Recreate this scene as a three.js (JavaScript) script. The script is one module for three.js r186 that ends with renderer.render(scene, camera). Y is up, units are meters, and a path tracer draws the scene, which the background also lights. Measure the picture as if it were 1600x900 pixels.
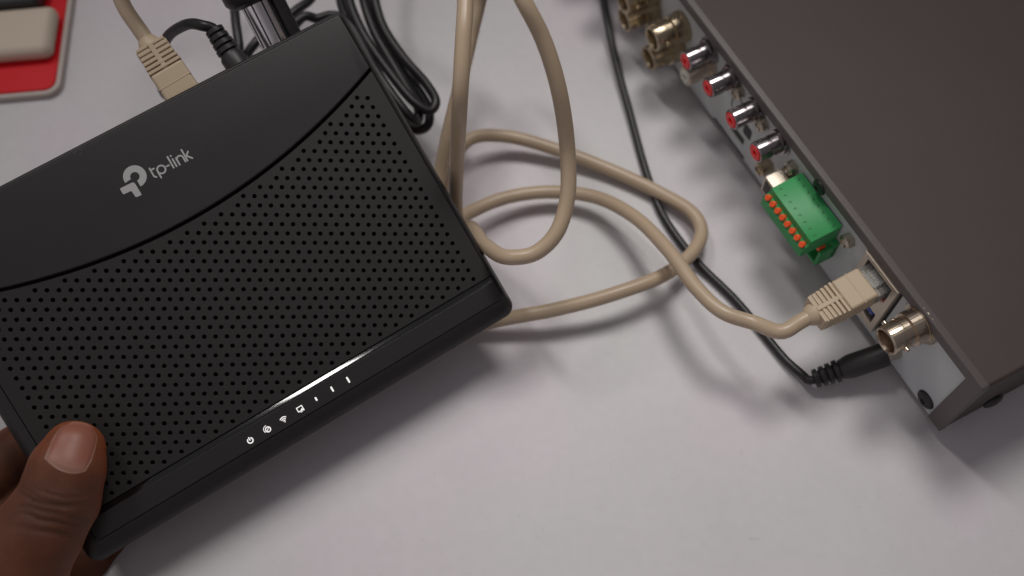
import * as THREE from 'three';
import { RoundedBoxGeometry } from 'three/addons/geometries/RoundedBoxGeometry.js';
import { mergeGeometries, mergeVertices, toCreasedNormals } from 'three/addons/utils/BufferGeometryUtils.js';
import { ImprovedNoise } from 'three/addons/math/ImprovedNoise.js';
import { RectAreaLightUniformsLib } from 'three/addons/lights/RectAreaLightUniformsLib.js';

// ---------------------------------------------------------------- camera, light, exposure
const V3 = (x, y, z) => new THREE.Vector3(x, y, z);
const scene = new THREE.Scene();
const FOCAL = 1600, PITCH = 1.122932, ROLL = -0.094106;            // focal length in pixels of a 1600 x 900 picture
const camera = new THREE.PerspectiveCamera(2 * Math.atan(450 / FOCAL) * 180 / Math.PI, 16 / 9, 0.02, 20);
const eye = V3(0, 0.334, 0);
const fwd = V3(0, -Math.sin(PITCH), -Math.cos(PITCH)), rt0 = V3(1, 0, 0), up0 = rt0.clone().cross(fwd);
const camR = rt0.clone().multiplyScalar(Math.cos(ROLL)).addScaledVector(up0, Math.sin(ROLL));
const camU = up0.clone().multiplyScalar(Math.cos(ROLL)).addScaledVector(rt0, -Math.sin(ROLL));
camera.position.copy(eye);
camera.quaternion.setFromRotationMatrix(new THREE.Matrix4().makeBasis(camR, camU, fwd.clone().negate()));
camera.focus = 0.318; camera.userData.fStop = 6.3;
scene.add(camera); camera.updateMatrixWorld(true);

const renderer = new THREE.WebGLRenderer({ antialias: true });
renderer.setSize(1024, 576);
renderer.toneMapping = THREE.LinearToneMapping; renderer.toneMappingExposure = 0.92;
renderer.shadowMap.enabled = true; renderer.shadowMap.type = THREE.PCFSoftShadowMap;
{ // the dim glow of the room: a pale ceiling, darker walls, a dark floor, and an added bright left side lighting the recorder edge
  const W = 128, H = 64, d = new Float32Array(W * H * 4);
  for (let y = 0; y < H; y++) for (let x = 0; x < W; x++) {
    const e = Math.sin(((y + 0.5) / H - 0.5) * Math.PI), az = ((x + 0.5) / W - 0.5) * 2 * Math.PI, wall = 0.8 + 2.3 * Math.pow(Math.max(0, Math.cos(az) * -0.86 + Math.sin(az) * 0.5), 2) * Math.sqrt(1 - e * e), k = wall * (e > 0 ? 0.095 + 0.10 * Math.pow(e, 0.8) : 0.095 + 0.06 * e), i = (y * W + x) * 4;
    d[i] = k; d[i + 1] = k * 0.93; d[i + 2] = k * 0.975; d[i + 3] = 1;
  }
  const t = new THREE.DataTexture(d, W, H, THREE.RGBAFormat, THREE.FloatType); t.mapping = THREE.EquirectangularReflectionMapping; t.magFilter = THREE.LinearFilter; t.needsUpdate = true;
  scene.background = t; scene.environment = t;
}
RectAreaLightUniformsLib.init();
const AIM = V3(-0.03, 0.02, -0.17), WARM = new THREE.Color().setRGB(1.0, 0.968, 0.935);
const KEY = { dir: V3(0.145, 0.87, -0.42), far: 0.95, aim: V3(0.012, 0, -0.09), cd: 1.27, half: 20.5 };        // the added key lamp, its beam narrowed for the falloff
const PANEL = { dir: V3(-0.27, 0.86, -0.41), far: 2.2, w: 0.17, h: 0.55, nits: 30 };                        // the ceiling light

// ---------------------------------------------------------------- helpers
const MM = 0.001;
let seedv = 7;
const rnd = () => { seedv = (seedv + 0x6d2b79f5) | 0; let t = Math.imul(seedv ^ (seedv >>> 15), 1 | seedv); t = (t + Math.imul(t ^ (t >>> 7), 61 | t)) ^ t; return ((t ^ (t >>> 14)) >>> 0) / 4294967296; };
const noise = new ImprovedNoise();
const used = {};
const numbered = (n) => { const k = used[n] = (used[n] ?? -1) + 1; return k ? `${n}_${String(k).padStart(3, '0')}` : n; };
function thing(name, label, category, parent = scene) {
  const g = new THREE.Group(); g.name = numbered(name); g.userData = { label, category }; parent.add(g); return g;
}
function part(name, geo, mat, parent, label) {
  const m = new THREE.Mesh(geo, mat); m.name = parent === scene ? numbered(name) : name; m.castShadow = m.receiveShadow = true; parent.add(m);
  if (parent !== scene) { const n = parent.children.filter((c) => c.name === name || c.name.startsWith(name + '_')).length - 1; if (n) m.name = `${name}_${String(n).padStart(3, '0')}`; }
  if (label) m.userData.label = label;
  return m;
}
const merge = (gs) => mergeGeometries(gs.map((g) => { const h = g.index ? g.toNonIndexed() : g.clone(); for (const k of Object.keys(h.attributes)) if (!['position', 'normal', 'uv'].includes(k)) h.deleteAttribute(k); return h; }));
const rbox = (w, h, d, r = 0.0004, x = 0, y = 0, z = 0, seg = 2) => new RoundedBoxGeometry(w, h, d, seg, Math.min(r, w / 2.01, h / 2.01, d / 2.01)).translate(x, y, z);
// profile of [along, radius] pairs turned about an axis; axis: unit vector
function turned(profile, axis, origin = V3(0, 0, 0), seg = 28) {
  const g = new THREE.LatheGeometry(profile.map(([a, r]) => new THREE.Vector2(Math.max(r, 1e-6), a)), seg);
  g.applyQuaternion(new THREE.Quaternion().setFromUnitVectors(V3(0, 1, 0), axis.clone().normalize())).translate(origin.x, origin.y, origin.z);
  return toCreasedNormals(g, 0.6);
}
function tube(points, r, seg = 160, closed = false, radial = 14, type = 'centripetal') {
  const c = new THREE.CatmullRomCurve3(points, closed, type);
  return new THREE.TubeGeometry(c, seg, r, radial, closed);
}
// ray of a picture point, used to measure where things stand in the room
const ray = (px, py) => camR.clone().multiplyScalar((px - 800) / FOCAL).addScaledVector(camU, -(py - 450) / FOCAL).add(fwd);
function at(px, py, h = 0) { const d = ray(px, py); return eye.clone().addScaledVector(d, (h - eye.y) / d.y); }

function dataTex(n, f, srgb = false) {
  const d = new Uint8Array(n * n * 4);
  for (let y = 0; y < n; y++) for (let x = 0; x < n; x++) { const v = f(x / n, y / n), i = (y * n + x) * 4; if (Array.isArray(v)) { for (let c = 0; c < 3; c++) d[i + c] = Math.max(0, Math.min(255, v[c] * 255)); } else d[i] = d[i + 1] = d[i + 2] = Math.max(0, Math.min(255, v * 255)); d[i + 3] = 255; }
  const t = new THREE.DataTexture(d, n, n); t.magFilter = THREE.LinearFilter; t.minFilter = THREE.LinearFilter; t.wrapS = t.wrapT = THREE.RepeatWrapping; if (srgb) t.colorSpace = THREE.SRGBColorSpace; t.needsUpdate = true; return t;
}
// tileable noise: value noise on a wrapped lattice
function vnoise(per, seed) {
  const g = new Float32Array(per * per); let s = seed * 7919 + 13; for (let i = 0; i < g.length; i++) { s = (Math.imul(s, 1664525) + 1013904223) | 0; g[i] = (s >>> 8) / 16777216; }
  return (u, v) => { const x = u * per, y = v * per, xi = Math.floor(x), yi = Math.floor(y); let a = x - xi, b = y - yi; a = a * a * (3 - 2 * a); b = b * b * (3 - 2 * b); const G = (i, j) => g[((j % per) + per) % per * per + ((i % per) + per) % per]; return (G(xi, yi) * (1 - a) + G(xi + 1, yi) * a) * (1 - b) + (G(xi, yi + 1) * (1 - a) + G(xi + 1, yi + 1) * a) * b; };
}
const nA = vnoise(128, 1), nB = vnoise(64, 2), nC = vnoise(16, 3), nD = vnoise(5, 4), nE = vnoise(9, 5);
const grain = dataTex(512, (u, v) => 0.6 * nA(u, v) + 0.4 * nB(u, v));
const planarUV = (g, s = 1, f = (x, y, z) => [x, y]) => { const p = g.attributes.position, a = new Float32Array(p.count * 2); for (let i = 0; i < p.count; i++) { const [u, v] = f(p.getX(i), p.getY(i), p.getZ(i)); a[2 * i] = u * s; a[2 * i + 1] = v * s; } g.setAttribute('uv', new THREE.BufferAttribute(a, 2)); return g; };
const dust = dataTex(1024, (u, v) => { const a = nA(u * 3, v * 3), b = nA(u * 5 + 0.37, v * 5 + 0.11), m = nC(u, v), w = nD(u, v); const sp = a > 0.978 && b > 0.8 ? (a - 0.978) * 16 : 0; const k = 0.5 + 0.035 * (m - 0.5) + 0.05 * (w - 0.5) + sp; return [k * 1.01, k, k * 1.005]; });
dust.repeat.set(0.24, 0.24);
const mottle = dataTex(512, (u, v) => { const k = 0.5 + 0.03 * (nD(u, v) - 0.5) + 0.025 * (nC(u, v) - 0.5) + 0.02 * (nA(u, v) - 0.5) + 0.02 * (nE(u, v) - 0.5); return [k * 1.005, k, k]; });
mottle.repeat.set(0.2, 0.2);
const rgb = (r, g, b) => new THREE.Color().setRGB(r, g, b);
const std = (c, roughness, o = {}) => new THREE.MeshPhysicalMaterial({ color: c, roughness, metalness: 0, ...o });
const M = {
  cover: std(rgb(0.036, 0.0336, 0.0342), 0.5, { map: dust, bumpMap: grain, bumpScale: 0.000012 }),
  perforated: std(rgb(0.0255, 0.0205, 0.0208), 0.54, { map: dust, bumpMap: grain, bumpScale: 0.000016 }),
  shell: std(rgb(0.0105, 0.0092, 0.0095), 0.45, { bumpMap: grain, bumpScale: 0.000016 }),
  inside: std(rgb(0.003, 0.003, 0.003), 0.8),
  gloss: std(rgb(0.006, 0.006, 0.007), 0.07, { ior: 1.7 }),
  strip: std(rgb(0.0125, 0.0115, 0.0115), 0.5, { bumpMap: grain, bumpScale: 0.000014 }),
  print: std(rgb(0.42, 0.42, 0.42), 0.5),
  led: std(rgb(0.85, 0.85, 0.85), 0.5, { emissive: rgb(1, 0.98, 0.96), emissiveIntensity: 0.55 }),
  beige: std(rgb(0.47, 0.36, 0.25), 0.36),
  boot: std(rgb(0.49, 0.385, 0.265), 0.48),
  clear: new THREE.MeshPhysicalMaterial({ color: rgb(0.95, 0.95, 0.93), roughness: 0.12, transmission: 0.85, thickness: 0.002, ior: 1.49 }),
  rubber: std(rgb(0.012, 0.011, 0.012), 0.42),
  blackPlastic: std(rgb(0.022, 0.021, 0.022), 0.45),
  chrome: new THREE.MeshStandardMaterial({ color: rgb(0.74, 0.7, 0.72), metalness: 1, roughness: 0.2 }),
  darkChrome: new THREE.MeshStandardMaterial({ color: rgb(0.33, 0.3, 0.31), metalness: 1, roughness: 0.2 }),
  brass: new THREE.MeshStandardMaterial({ color: rgb(0.55, 0.46, 0.37), metalness: 1, roughness: 0.26 }),
  brassDark: new THREE.MeshStandardMaterial({ color: rgb(0.46, 0.38, 0.27), metalness: 1, roughness: 0.24 }),
  nickel: new THREE.MeshStandardMaterial({ color: rgb(0.55, 0.5, 0.42), metalness: 1, roughness: 0.3 }),
  tin: new THREE.MeshStandardMaterial({ color: rgb(0.62, 0.54, 0.45), metalness: 1, roughness: 0.42 }),
  lid: std(rgb(0.106, 0.0756, 0.0666), 0.66, { map: mottle, bumpMap: grain, bumpScale: 0.000018 }),
  flangeLit: std(rgb(0.105, 0.088, 0.083), 0.5, { bumpMap: grain, bumpScale: 0.000018 }),  // same paint as the lid, lightened in colour to look lit
  panel: std(rgb(0.54, 0.565, 0.57), 0.5),
  ink: std(rgb(0.05, 0.055, 0.06), 0.7),
  green: std(rgb(0.032, 0.31, 0.09), 0.45),
  greenDark: std(rgb(0.015, 0.12, 0.035), 0.55),
  orange: std(rgb(0.9, 0.105, 0.02), 0.42),
  red: std(rgb(0.85, 0.01, 0.016), 0.4),
  trayRed: std(rgb(0.68, 0.010, 0.018), 0.5, { specularIntensity: 0.35 }),
  trayWhite: std(rgb(0.52, 0.45, 0.41), 0.5),
  cream: std(rgb(0.60, 0.51, 0.41), 0.6),
  white: std(rgb(0.6, 0.58, 0.52), 0.5),
  blue: std(rgb(0.03, 0.07, 0.42), 0.4),
};

// ---------------------------------------------------------------- the lamps over the table
{
  const t = thing('ceiling_light', 'narrow white ceiling light panel high above the table, outside the picture', 'ceiling light'), p0 = AIM.clone().addScaledVector(PANEL.dir.clone().normalize(), PANEL.far);
  t.position.copy(p0); t.lookAt(AIM);
  part('frame', rbox(PANEL.w + 0.04, PANEL.h + 0.04, 0.04, 0.004, 0, 0, -0.03), M.white, t);
  part('diffuser', new THREE.PlaneGeometry(PANEL.w, PANEL.h).translate(0, 0, -0.0085), std(rgb(0.8, 0.8, 0.8), 0.6, { emissive: WARM, emissiveIntensity: 1.2 }), t);
  const l = new THREE.RectAreaLight(WARM, PANEL.nits, PANEL.w, PANEL.h);
  l.name = 'ceiling_light_beam'; l.position.copy(p0); l.lookAt(AIM); l.castShadow = true; scene.add(l);
}
{
  const t = thing('desk_lamp', 'added unseen white lamp head, its narrow beam fading towards the table edges', 'lamp'), p0 = KEY.aim.clone().addScaledVector(KEY.dir.clone().normalize(), KEY.far);
  t.position.copy(p0); t.lookAt(KEY.aim);
  part('lamp_shade', turned([[-0.09, 0.004], [-0.09, 0.03], [-0.05, 0.06], [0.0, 0.105], [0.004, 0.106], [0.004, 0.1], [-0.03, 0.07]], V3(0, 0, 1)), M.white, t);
  part('glowing_disc', new THREE.CircleGeometry(0.075, 40).translate(0, 0, -0.025), std(rgb(0.8, 0.8, 0.8), 0.6, { emissive: WARM, emissiveIntensity: 2 }), t);
  const l = new THREE.SpotLight(WARM, KEY.cd, 0, KEY.half * Math.PI / 180, 1, 2);
  l.name = 'desk_lamp_beam'; l.position.copy(p0).addScaledVector(KEY.dir, -0.012); l.target.position.copy(KEY.aim); l.castShadow = true; l.shadow.radius = 7; l.shadow.mapSize.set(2048, 2048); scene.add(l); scene.add(l.target);
}

// ---------------------------------------------------------------- the table
{
  const map = dataTex(1024, (u, v) => {
    const w = nD(u, v) - 0.5, f = nA(u, v) - 0.5, b = nC(u, v) - 0.5, e = nE(u, v) - 0.5;
    let s = 0.795 + 0.03 * w + 0.012 * f + 0.016 * b; const pink = 0.02 * e;
    const sp = nB(u * 2, v * 2); if (sp > 0.955) s -= (sp - 0.955) * 0.9;
    return [s + pink, s - 0.016 - pink * 0.4, s - 0.006 + pink * 0.7];
  }, true);
  map.repeat.set(3.2, 3.2);
  const b2 = grain.clone(); b2.repeat.set(16, 16); b2.needsUpdate = true;
  const m = std(rgb(1, 1, 1), 0.5, { map, bumpMap: b2, bumpScale: 0.000012 });
  const g = planarUV(new RoundedBoxGeometry(1.5, 0.03, 1.1, 3, 0.004).translate(0, -0.015, -0.25), 1, (x, y, z) => [x, z]);
  const t = part('table_top', g, m, scene); t.userData = { label: 'pale grey laminate table top under all the equipment', category: 'table top', kind: 'structure' };
}

// ---------------------------------------------------------------- the video recorder on the right
const YB = 0.384928, RT = 0.0451, RB = 0.0056;         // its turn, the heights of its lid and of its lower edge
const recorder = thing('video_recorder', 'brown-grey metal video recorder box at the right, connectors along its pale back panel', 'video recorder');
recorder.position.set(0.1353, 0, -0.0914); recorder.rotation.y = YB; recorder.updateMatrixWorld(true);
function onPlane(obj, px, py, axis, off) {              // the point of a picture ray on a plane of an object's own axes
  const inv = obj.matrixWorld.clone().invert(), o = eye.clone().applyMatrix4(inv), d = ray(px, py).transformDirection(inv);
  return o.addScaledVector(d, (off - o[axis]) / d[axis]);
}
const onPanel = (px, py, x = 0) => onPlane(recorder, px, py, 'x', x);
const OUT = V3(-1, 0, 0);
{
  const L = 0.36, D = 0.25, fl = 0.0046, fz = 0.0062, H = RT - RB;
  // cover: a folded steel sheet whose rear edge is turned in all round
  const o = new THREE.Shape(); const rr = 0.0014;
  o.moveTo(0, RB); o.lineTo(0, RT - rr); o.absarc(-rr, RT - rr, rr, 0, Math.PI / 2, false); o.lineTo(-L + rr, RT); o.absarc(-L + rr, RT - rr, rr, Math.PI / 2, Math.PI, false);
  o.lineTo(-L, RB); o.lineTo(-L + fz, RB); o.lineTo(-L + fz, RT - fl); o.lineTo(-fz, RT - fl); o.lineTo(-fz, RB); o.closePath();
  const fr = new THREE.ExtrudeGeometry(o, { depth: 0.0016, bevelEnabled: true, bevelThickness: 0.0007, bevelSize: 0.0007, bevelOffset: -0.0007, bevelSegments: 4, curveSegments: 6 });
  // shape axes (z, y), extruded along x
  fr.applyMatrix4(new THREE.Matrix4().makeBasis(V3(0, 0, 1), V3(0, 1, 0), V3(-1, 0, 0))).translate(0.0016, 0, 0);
  const block = rbox(D, H - 0.0006, L - 0.0004, 0.0012, D / 2 + 0.0012, RB + H / 2 + 0.0003, -L / 2, 3);
  block.translate(0, -0.0003, 0);
  const g = merge([block]); const fg = merge([toCreasedNormals(fr, 0.5)]); planarUV(fg, 30, (x, y, z) => [y, z]); part('rear_flange', fg, M.flangeLit, recorder);
  planarUV(g, 30, (x, y, z) => [x + y * 0.7, z + y * 0.7]);
  part('cover', g, M.lid, recorder);
  part('back_panel', rbox(0.0012, H - fl + 0.0015, L - 2 * fl + 0.002, 0.0002, 0.0012, RB + (H - fl) / 2 - 0.0002, -L / 2), M.panel, recorder);
  for (const [x, z] of [[0.02, -0.025], [0.02, -L + 0.03], [D - 0.03, -0.025], [D - 0.03, -L + 0.03]])
    part('foot', turned([[0, 0.001], [0, 0.0085], [0.0055, 0.0095], [RB + 0.001, 0.0095], [RB + 0.001, 0.001]], V3(0, 1, 0), V3(x, 0, z), 20), M.rubber, recorder);

  // --- screws
  const domeScrew = (p, r, mat, axis = OUT, name = 'screw', label) => {
    const s = part(name, merge([turned([[0, r * 1.05], [0.0003, r * 1.05], [0.0008, r * 0.95], [0.0013, r * 0.6], [0.00145, r * 0.32], [0.0009, r * 0.26], [0.0009, 0]], V3(0, 1, 0), V3(0, 0, 0), 18)]), mat, recorder, label);
    s.quaternion.setFromUnitVectors(V3(0, 1, 0), axis); s.position.copy(p); return s;
  };
  const hexPost = (p, mat, len = 0.0042, r = 0.0029) => {
    const s = part('standoff', merge([new THREE.CylinderGeometry(r, r, len, 6).translate(0, len / 2, 0).toNonIndexed(), turned([[len, r * 0.9], [len + 0.0006, r * 0.62], [len - 0.001, r * 0.5], [len - 0.001, 0]], V3(0, 1, 0), V3(0, 0, 0), 14)]), mat, recorder);
    s.quaternion.setFromUnitVectors(V3(0, 1, 0), OUT); s.position.copy(p); return s;
  };
  let p = onPanel(1447, 624, 0.0006); domeScrew(p.setX(0.0006), 0.0034, M.blackPlastic);
  p = onPanel(1281, 292, -0.0005); domeScrew(p.setX(-0.0005), 0.0028, M.rubber, OUT, 'screw', 'black screw on the lip of the cover');
  { const q = onPlane(recorder, 1552, 627, 'z', 0.0004); domeScrew(q.setZ(0.0002), 0.0034, M.rubber, V3(0, 0, 1)); }
  for (const [px, py] of [[1319, 379], [1231, 264], [1186, 197], [1149, 147]]) { p = onPanel(px, py, -0.002); hexPost(p.setX(0.0006), M.nickel, 0.0026, 0.0026); }
  p = onPanel(1186, 266, -0.004); hexPost(p.setX(0.0006), M.brassDark, 0.0046, 0.0028);

  // --- BNC sockets: barrel with two bayonet studs
  const bnc = (py, pz, mat, len = 0.0135, nut = true) => {
    const b = new THREE.Group(); b.name = 'video_socket'; recorder.add(b); b.position.set(0.0006, py, pz);
    const R = 0.0049;
    part('barrel', turned([[0, 0.0062], [0.0016, 0.0062], [0.0017, 0.0058], [0.0055, 0.0058], [0.006, R], [0.0075, R], [0.0076, R + 0.00025], [0.0082, R + 0.00025], [0.0083, R], [len - 0.0004, R], [len, R - 0.0003], [len, 0.0041], [len - 0.0004, 0.0039], [0.004, 0.0039], [0.0039, 0]], OUT, V3(0, 0, 0), 36), mat, b);
    part('insulator', turned([[0.004, 0.0026], [0.0085, 0.0024], [0.0088, 0.0008], [0.0088, 0]], OUT, V3(0, 0, 0), 20), M.white, b);
    part('pin', turned([[0.0088, 0.0005], [0.0105, 0.0005], [0.0108, 0]], OUT, V3(0, 0, 0), 10), mat, b);
    for (const a of [0.6, 0.6 + Math.PI]) { const d = V3(0, Math.cos(a + 0.85), Math.sin(a + 0.85)); part('stud', turned([[0, 0.0009], [0.0012, 0.0009], [0.0015, 0.0006], [0.0016, 0]], d, V3(-(len - 0.0038), 0, 0).addScaledVector(d, R - 0.0003), 12), mat, b); }
    if (nut) { const gs = []; for (let i = 0; i < 24; i++) { const a = i / 24 * Math.PI * 2; const g = rbox(0.0006, 0.0007, 0.0009, 0.00015); g.rotateX(-a); g.translate(-0.0003, Math.cos(a) * 0.0072, Math.sin(a) * 0.0072); gs.push(g); } gs.push(turned([[0, 0.0072], [0.0006, 0.0072], [0.0006, 0.006]], OUT)); part('lock_washer', merge(gs), M.nickel, b); }
    const n = recorder.children.filter((c) => c.name.startsWith('video_socket')).length - 1; if (n) b.name = `video_socket_${String(n).padStart(3, '0')}`;
    return b;
  };
  p = onPanel(1383, 534, -0.013); bnc(p.y, p.z, M.brass).userData.label = 'shiny bronze socket nearest the corner';
  for (const [px, py, m] of [[1018, 62, M.brassDark], [1012, 92, M.brassDark], [972, 5, M.brassDark], [974, 32, M.brassDark]]) { p = onPanel(px, py, -0.013); bnc(p.y, p.z, m, 0.0135, false); }
  { const a = onPanel(1018, 62, -0.013), b = onPanel(974, 5, -0.013); for (let k = 2; k < 5; k++) bnc(a.y, a.z + (b.z - a.z) * k, M.brassDark, 0.0135, false); }

  // --- RCA sockets with red centres
  const rca = (px, py, front, mid, label) => {
    const q = onPanel(px, py, -0.0105), b = new THREE.Group(); b.name = 'audio_socket'; recorder.add(b); b.position.set(0.0006, q.y, q.z);
    const n = recorder.children.filter((c) => c.name.startsWith('audio_socket')).length - 1; if (n) b.name = `audio_socket_${String(n).padStart(3, '0')}`;
    if (label) b.userData.label = label;
    const R = 0.0037;
    part('shell', turned([[0, 0.0053], [0.0008, 0.0053], [0.0009, 0.0047], [0.002, 0.0046], [0.0021, R], [0.005, R], [0.0052, R - 0.0003], [0.0058, R - 0.0003], [0.006, R], [0.0103, R], [0.0106, R - 0.0002], [0.0106, R - 0.0006], [0.0098, R - 0.00068], [0.002, R - 0.0007]], OUT, V3(0, 0, 0), 28), mid, b);
    part('centre', turned([[0.002, R - 0.00075], [0.0105, R - 0.00075], [0.0109, R - 0.001], [0.0109, 0.0012], [0.0106, 0.0011], [0.0098, 0.0011], [0.0098, 0]], OUT, V3(0, 0, 0), 24), front, b);
    return q;
  };
  const r1 = rca(1069, 97, M.red, M.darkChrome); rca(1104, 139, M.red, M.darkChrome); rca(1140, 189, M.red, M.darkChrome); rca(1178, 240, M.red, M.darkChrome);
  rca(1068, 121, M.white, M.tin, 'white-centred socket in the lower row');
  void r1;

  // --- flat print, slots and seam on the panel
  const ring = (w, h, r, t) => { const rrect = (s, W, H, R) => { s.moveTo(-W / 2 + R, -H / 2); s.lineTo(W / 2 - R, -H / 2); s.absarc(W / 2 - R, -H / 2 + R, R, -Math.PI / 2, 0); s.lineTo(W / 2, H / 2 - R); s.absarc(W / 2 - R, H / 2 - R, R, 0, Math.PI / 2); s.lineTo(-W / 2 + R, H / 2); s.absarc(-W / 2 + R, H / 2 - R, R, Math.PI / 2, Math.PI); s.lineTo(-W / 2, -H / 2 + R); s.absarc(-W / 2 + R, -H / 2 + R, R, Math.PI, 1.5 * Math.PI); return s; }; const s = rrect(new THREE.Shape(), w, h, r); if (t) s.holes.push(rrect(new THREE.Path(), w - 2 * t, h - 2 * t, Math.max(r - t, 1e-5))); return new THREE.ExtrudeGeometry(s, { depth: 0.00006, bevelEnabled: false, curveSegments: 6 }); };
  const onto = (g, py, pz, x = 0.0006) => g.applyMatrix4(new THREE.Matrix4().makeBasis(V3(0, 0, 1), V3(0, 1, 0), V3(-1, 0, 0))).translate(x, py, pz);
  const marks = [];
  for (const [px, py, w, h, t] of [[1151, 162, 0.0055, 0.0085, 0.0006], [1168, 206, 0.0048, 0.006, 0]]) { const q = onPanel(px, py, 0.0006); marks.push(onto(ring(w, h, 0.0012, t), q.y, q.z)); }
  part('printed_mark', merge(marks), M.ink, recorder);
  let a = onPanel(1116, 184, 0.0004), b = onPanel(1162, 248, 0.0004);
  part('seam', rbox(0.0008, 0.0009, Math.abs(a.z - b.z), 0.0002, 0.0006, (a.y + b.y) / 2, (a.z + b.z) / 2), M.ink, recorder);
  a = onPanel(1143, 196, 0.0004); b = onPanel(1161, 224, 0.0004);
  part('slot', rbox(0.0008, 0.003, Math.abs(a.z - b.z), 0.0006, 0.0006, (a.y + b.y) / 2, (a.z + b.z) / 2), M.rubber, recorder);

  // --- metal shelled port beside the green block
  {
    const q = onPanel(1213, 283, -0.0065), t = rbox(0.0095, 0.0085, 0.0072, 0.0005); const g = new THREE.Group(); g.name = 'metal_port'; recorder.add(g); g.position.set(-0.0042, q.y - 0.0042, q.z);
    part('shell', t, M.tin, g); part('rib', rbox(0.0006, 0.0004, 0.0074, 0.00015, 0.0006, 0.0043, 0), M.nickel, g); part('mouth', rbox(0.0004, 0.0062, 0.005, 0.0002, -0.00475, 0, 0), M.rubber, g);
  }
  // --- green pluggable terminal block, eight ways, two rows
  {
    const c0 = onPanel(1253, 271, 0), c1 = onPanel(1316, 352, 0), f0 = onPanel(1211, 302, -0.0115);
    const topY = (c0.y + c1.y) / 2, z0 = c0.z, z1 = c1.z, W = z1 - z0, zc = (z0 + z1) / 2;
    void f0;
    const g = new THREE.Group(); g.name = 'terminal_block'; recorder.add(g); g.position.set(0, topY, zc); g.userData.label = 'green eight way terminal block with orange push buttons';
    const s = new THREE.Shape(); // outline in (x outwards, y)
    s.moveTo(0, 0); s.lineTo(0.0118, -0.0008); s.lineTo(0.0124, -0.0030); s.lineTo(0.0146, -0.0044); s.lineTo(0.0146, -0.0088); s.lineTo(0.0, -0.0088); s.closePath();
    const body = new THREE.ExtrudeGeometry(s, { depth: W, bevelEnabled: true, bevelThickness: 0.0002, bevelSize: 0.0002, bevelOffset: -0.0002, bevelSegments: 2 });
    body.applyMatrix4(new THREE.Matrix4().makeBasis(V3(-1, 0, 0), V3(0, 1, 0), V3(0, 0, -1))).translate(0, 0, W / 2);
    part('housing', toCreasedNormals(body, 0.4), M.green, g);
    const dz = W / 8;
    for (let i = 0; i < 8; i++) { const zz = -W / 2 + dz * (i + 0.5); part('button', turned([[0, 0.00112], [0.0012, 0.00112], [0.00145, 0.0009], [0.0015, 0]], V3(-0.75, 0.66, 0), V3(-0.0131, -0.0038, zz), 12), M.orange, g); }
    const mk = [];
    for (let i = 0; i < 8; i++) { const zz = -W / 2 + dz * (i + 0.5); mk.push(rbox(0.0009, 0.0001, 0.00022, 0.00004, -0.0096, -0.00061, zz)); mk.push(rbox(0.00022, 0.0001, 0.0009, 0.00004, -0.0092, -0.00058, zz + 0.0002)); mk.push(rbox(0.0003, 0.0001, 0.0008, 0.00004, -0.0022, -0.0001, zz)); mk.push(rbox(0.0007, 0.0001, 0.0003, 0.00004, -0.0026, -0.00012, zz + 0.0003)); }
    part('marking', merge(mk), M.greenDark, g);
    const sl = []; for (let i = 0; i < 9; i++) sl.push(rbox(0.0022, 0.0003, 0.0002, 0.00005, -0.0135, -0.0038, -W / 2 + dz * i)); part('partition', merge(sl), M.greenDark, g);
    // the lower row of the socket, on the panel under it
    const h = new THREE.Group(); h.name = 'terminal_socket'; recorder.add(h); h.position.set(0, topY - 0.0092, zc + 0.0012); h.userData.label = 'green socket under the terminal block';
    part('housing', merge([rbox(0.0074, 0.0014, W + 0.002, 0.0003, -0.0033, -0.0092, 0), rbox(0.0022, 0.0092, W + 0.002, 0.0003, -0.0006, -0.0046, 0), rbox(0.0074, 0.0085, 0.0012, 0.0003, -0.0033, -0.0052, W / 2 + 0.0004)]), M.green, h);
    for (let i = 0; i < 8; i++) part('button', rbox(0.0026, 0.0022, 0.0018, 0.0003, -0.0052, -0.0015, -W / 2 + dz * (i + 0.5)), M.orange, h);
  }
  // --- network and USB port module
  {
    const t0 = onPanel(1355, 388, -0.0012), t1 = onPanel(1402, 461, -0.0012), bt = onPanel(1363, 515, -0.0012);
    const w = t1.z - t0.z, h = t0.y - bt.y, zc = (t0.z + t1.z) / 2, yt = (t0.y + t1.y) / 2;
    const g = new THREE.Group(); g.name = 'port_module'; recorder.add(g); g.position.set(0, yt, zc); g.userData.label = 'metal shelled network and USB ports';
    const s = new THREE.Shape([new THREE.Vector2(-w / 2, 0), new THREE.Vector2(-w / 2, -h), new THREE.Vector2(w / 2, -h), new THREE.Vector2(w / 2, 0)]);
    const hole = (x, y, W, H) => { const q = new THREE.Path(); q.moveTo(x - W / 2, y - H / 2); q.lineTo(x + W / 2, y - H / 2); q.lineTo(x + W / 2, y + H / 2); q.lineTo(x - W / 2, y + H / 2); q.closePath(); s.holes.push(q); };
    hole(0, -0.0068, 0.0124, 0.0095); hole(0, -h + 0.0065, 0.0128, 0.0062);
    const face = new THREE.ExtrudeGeometry(s, { depth: 0.006, bevelEnabled: true, bevelThickness: 0.0002, bevelSize: 0.0002, bevelOffset: -0.0002, bevelSegments: 2 }).applyMatrix4(new THREE.Matrix4().makeBasis(V3(0, 0, 1), V3(0, 1, 0), V3(-1, 0, 0))).translate(0.0048, 0, 0);
    part('shell', face, M.tin, g);
    part('inside', rbox(0.0004, h - 0.001, w - 0.001, 0.0001, 0.0046, -h / 2, 0), M.rubber, g);
    part('usb_tongue', rbox(0.006, 0.0019, 0.0105, 0.0003, 0.0022, -h + 0.0070, 0), M.blue, g);
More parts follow.
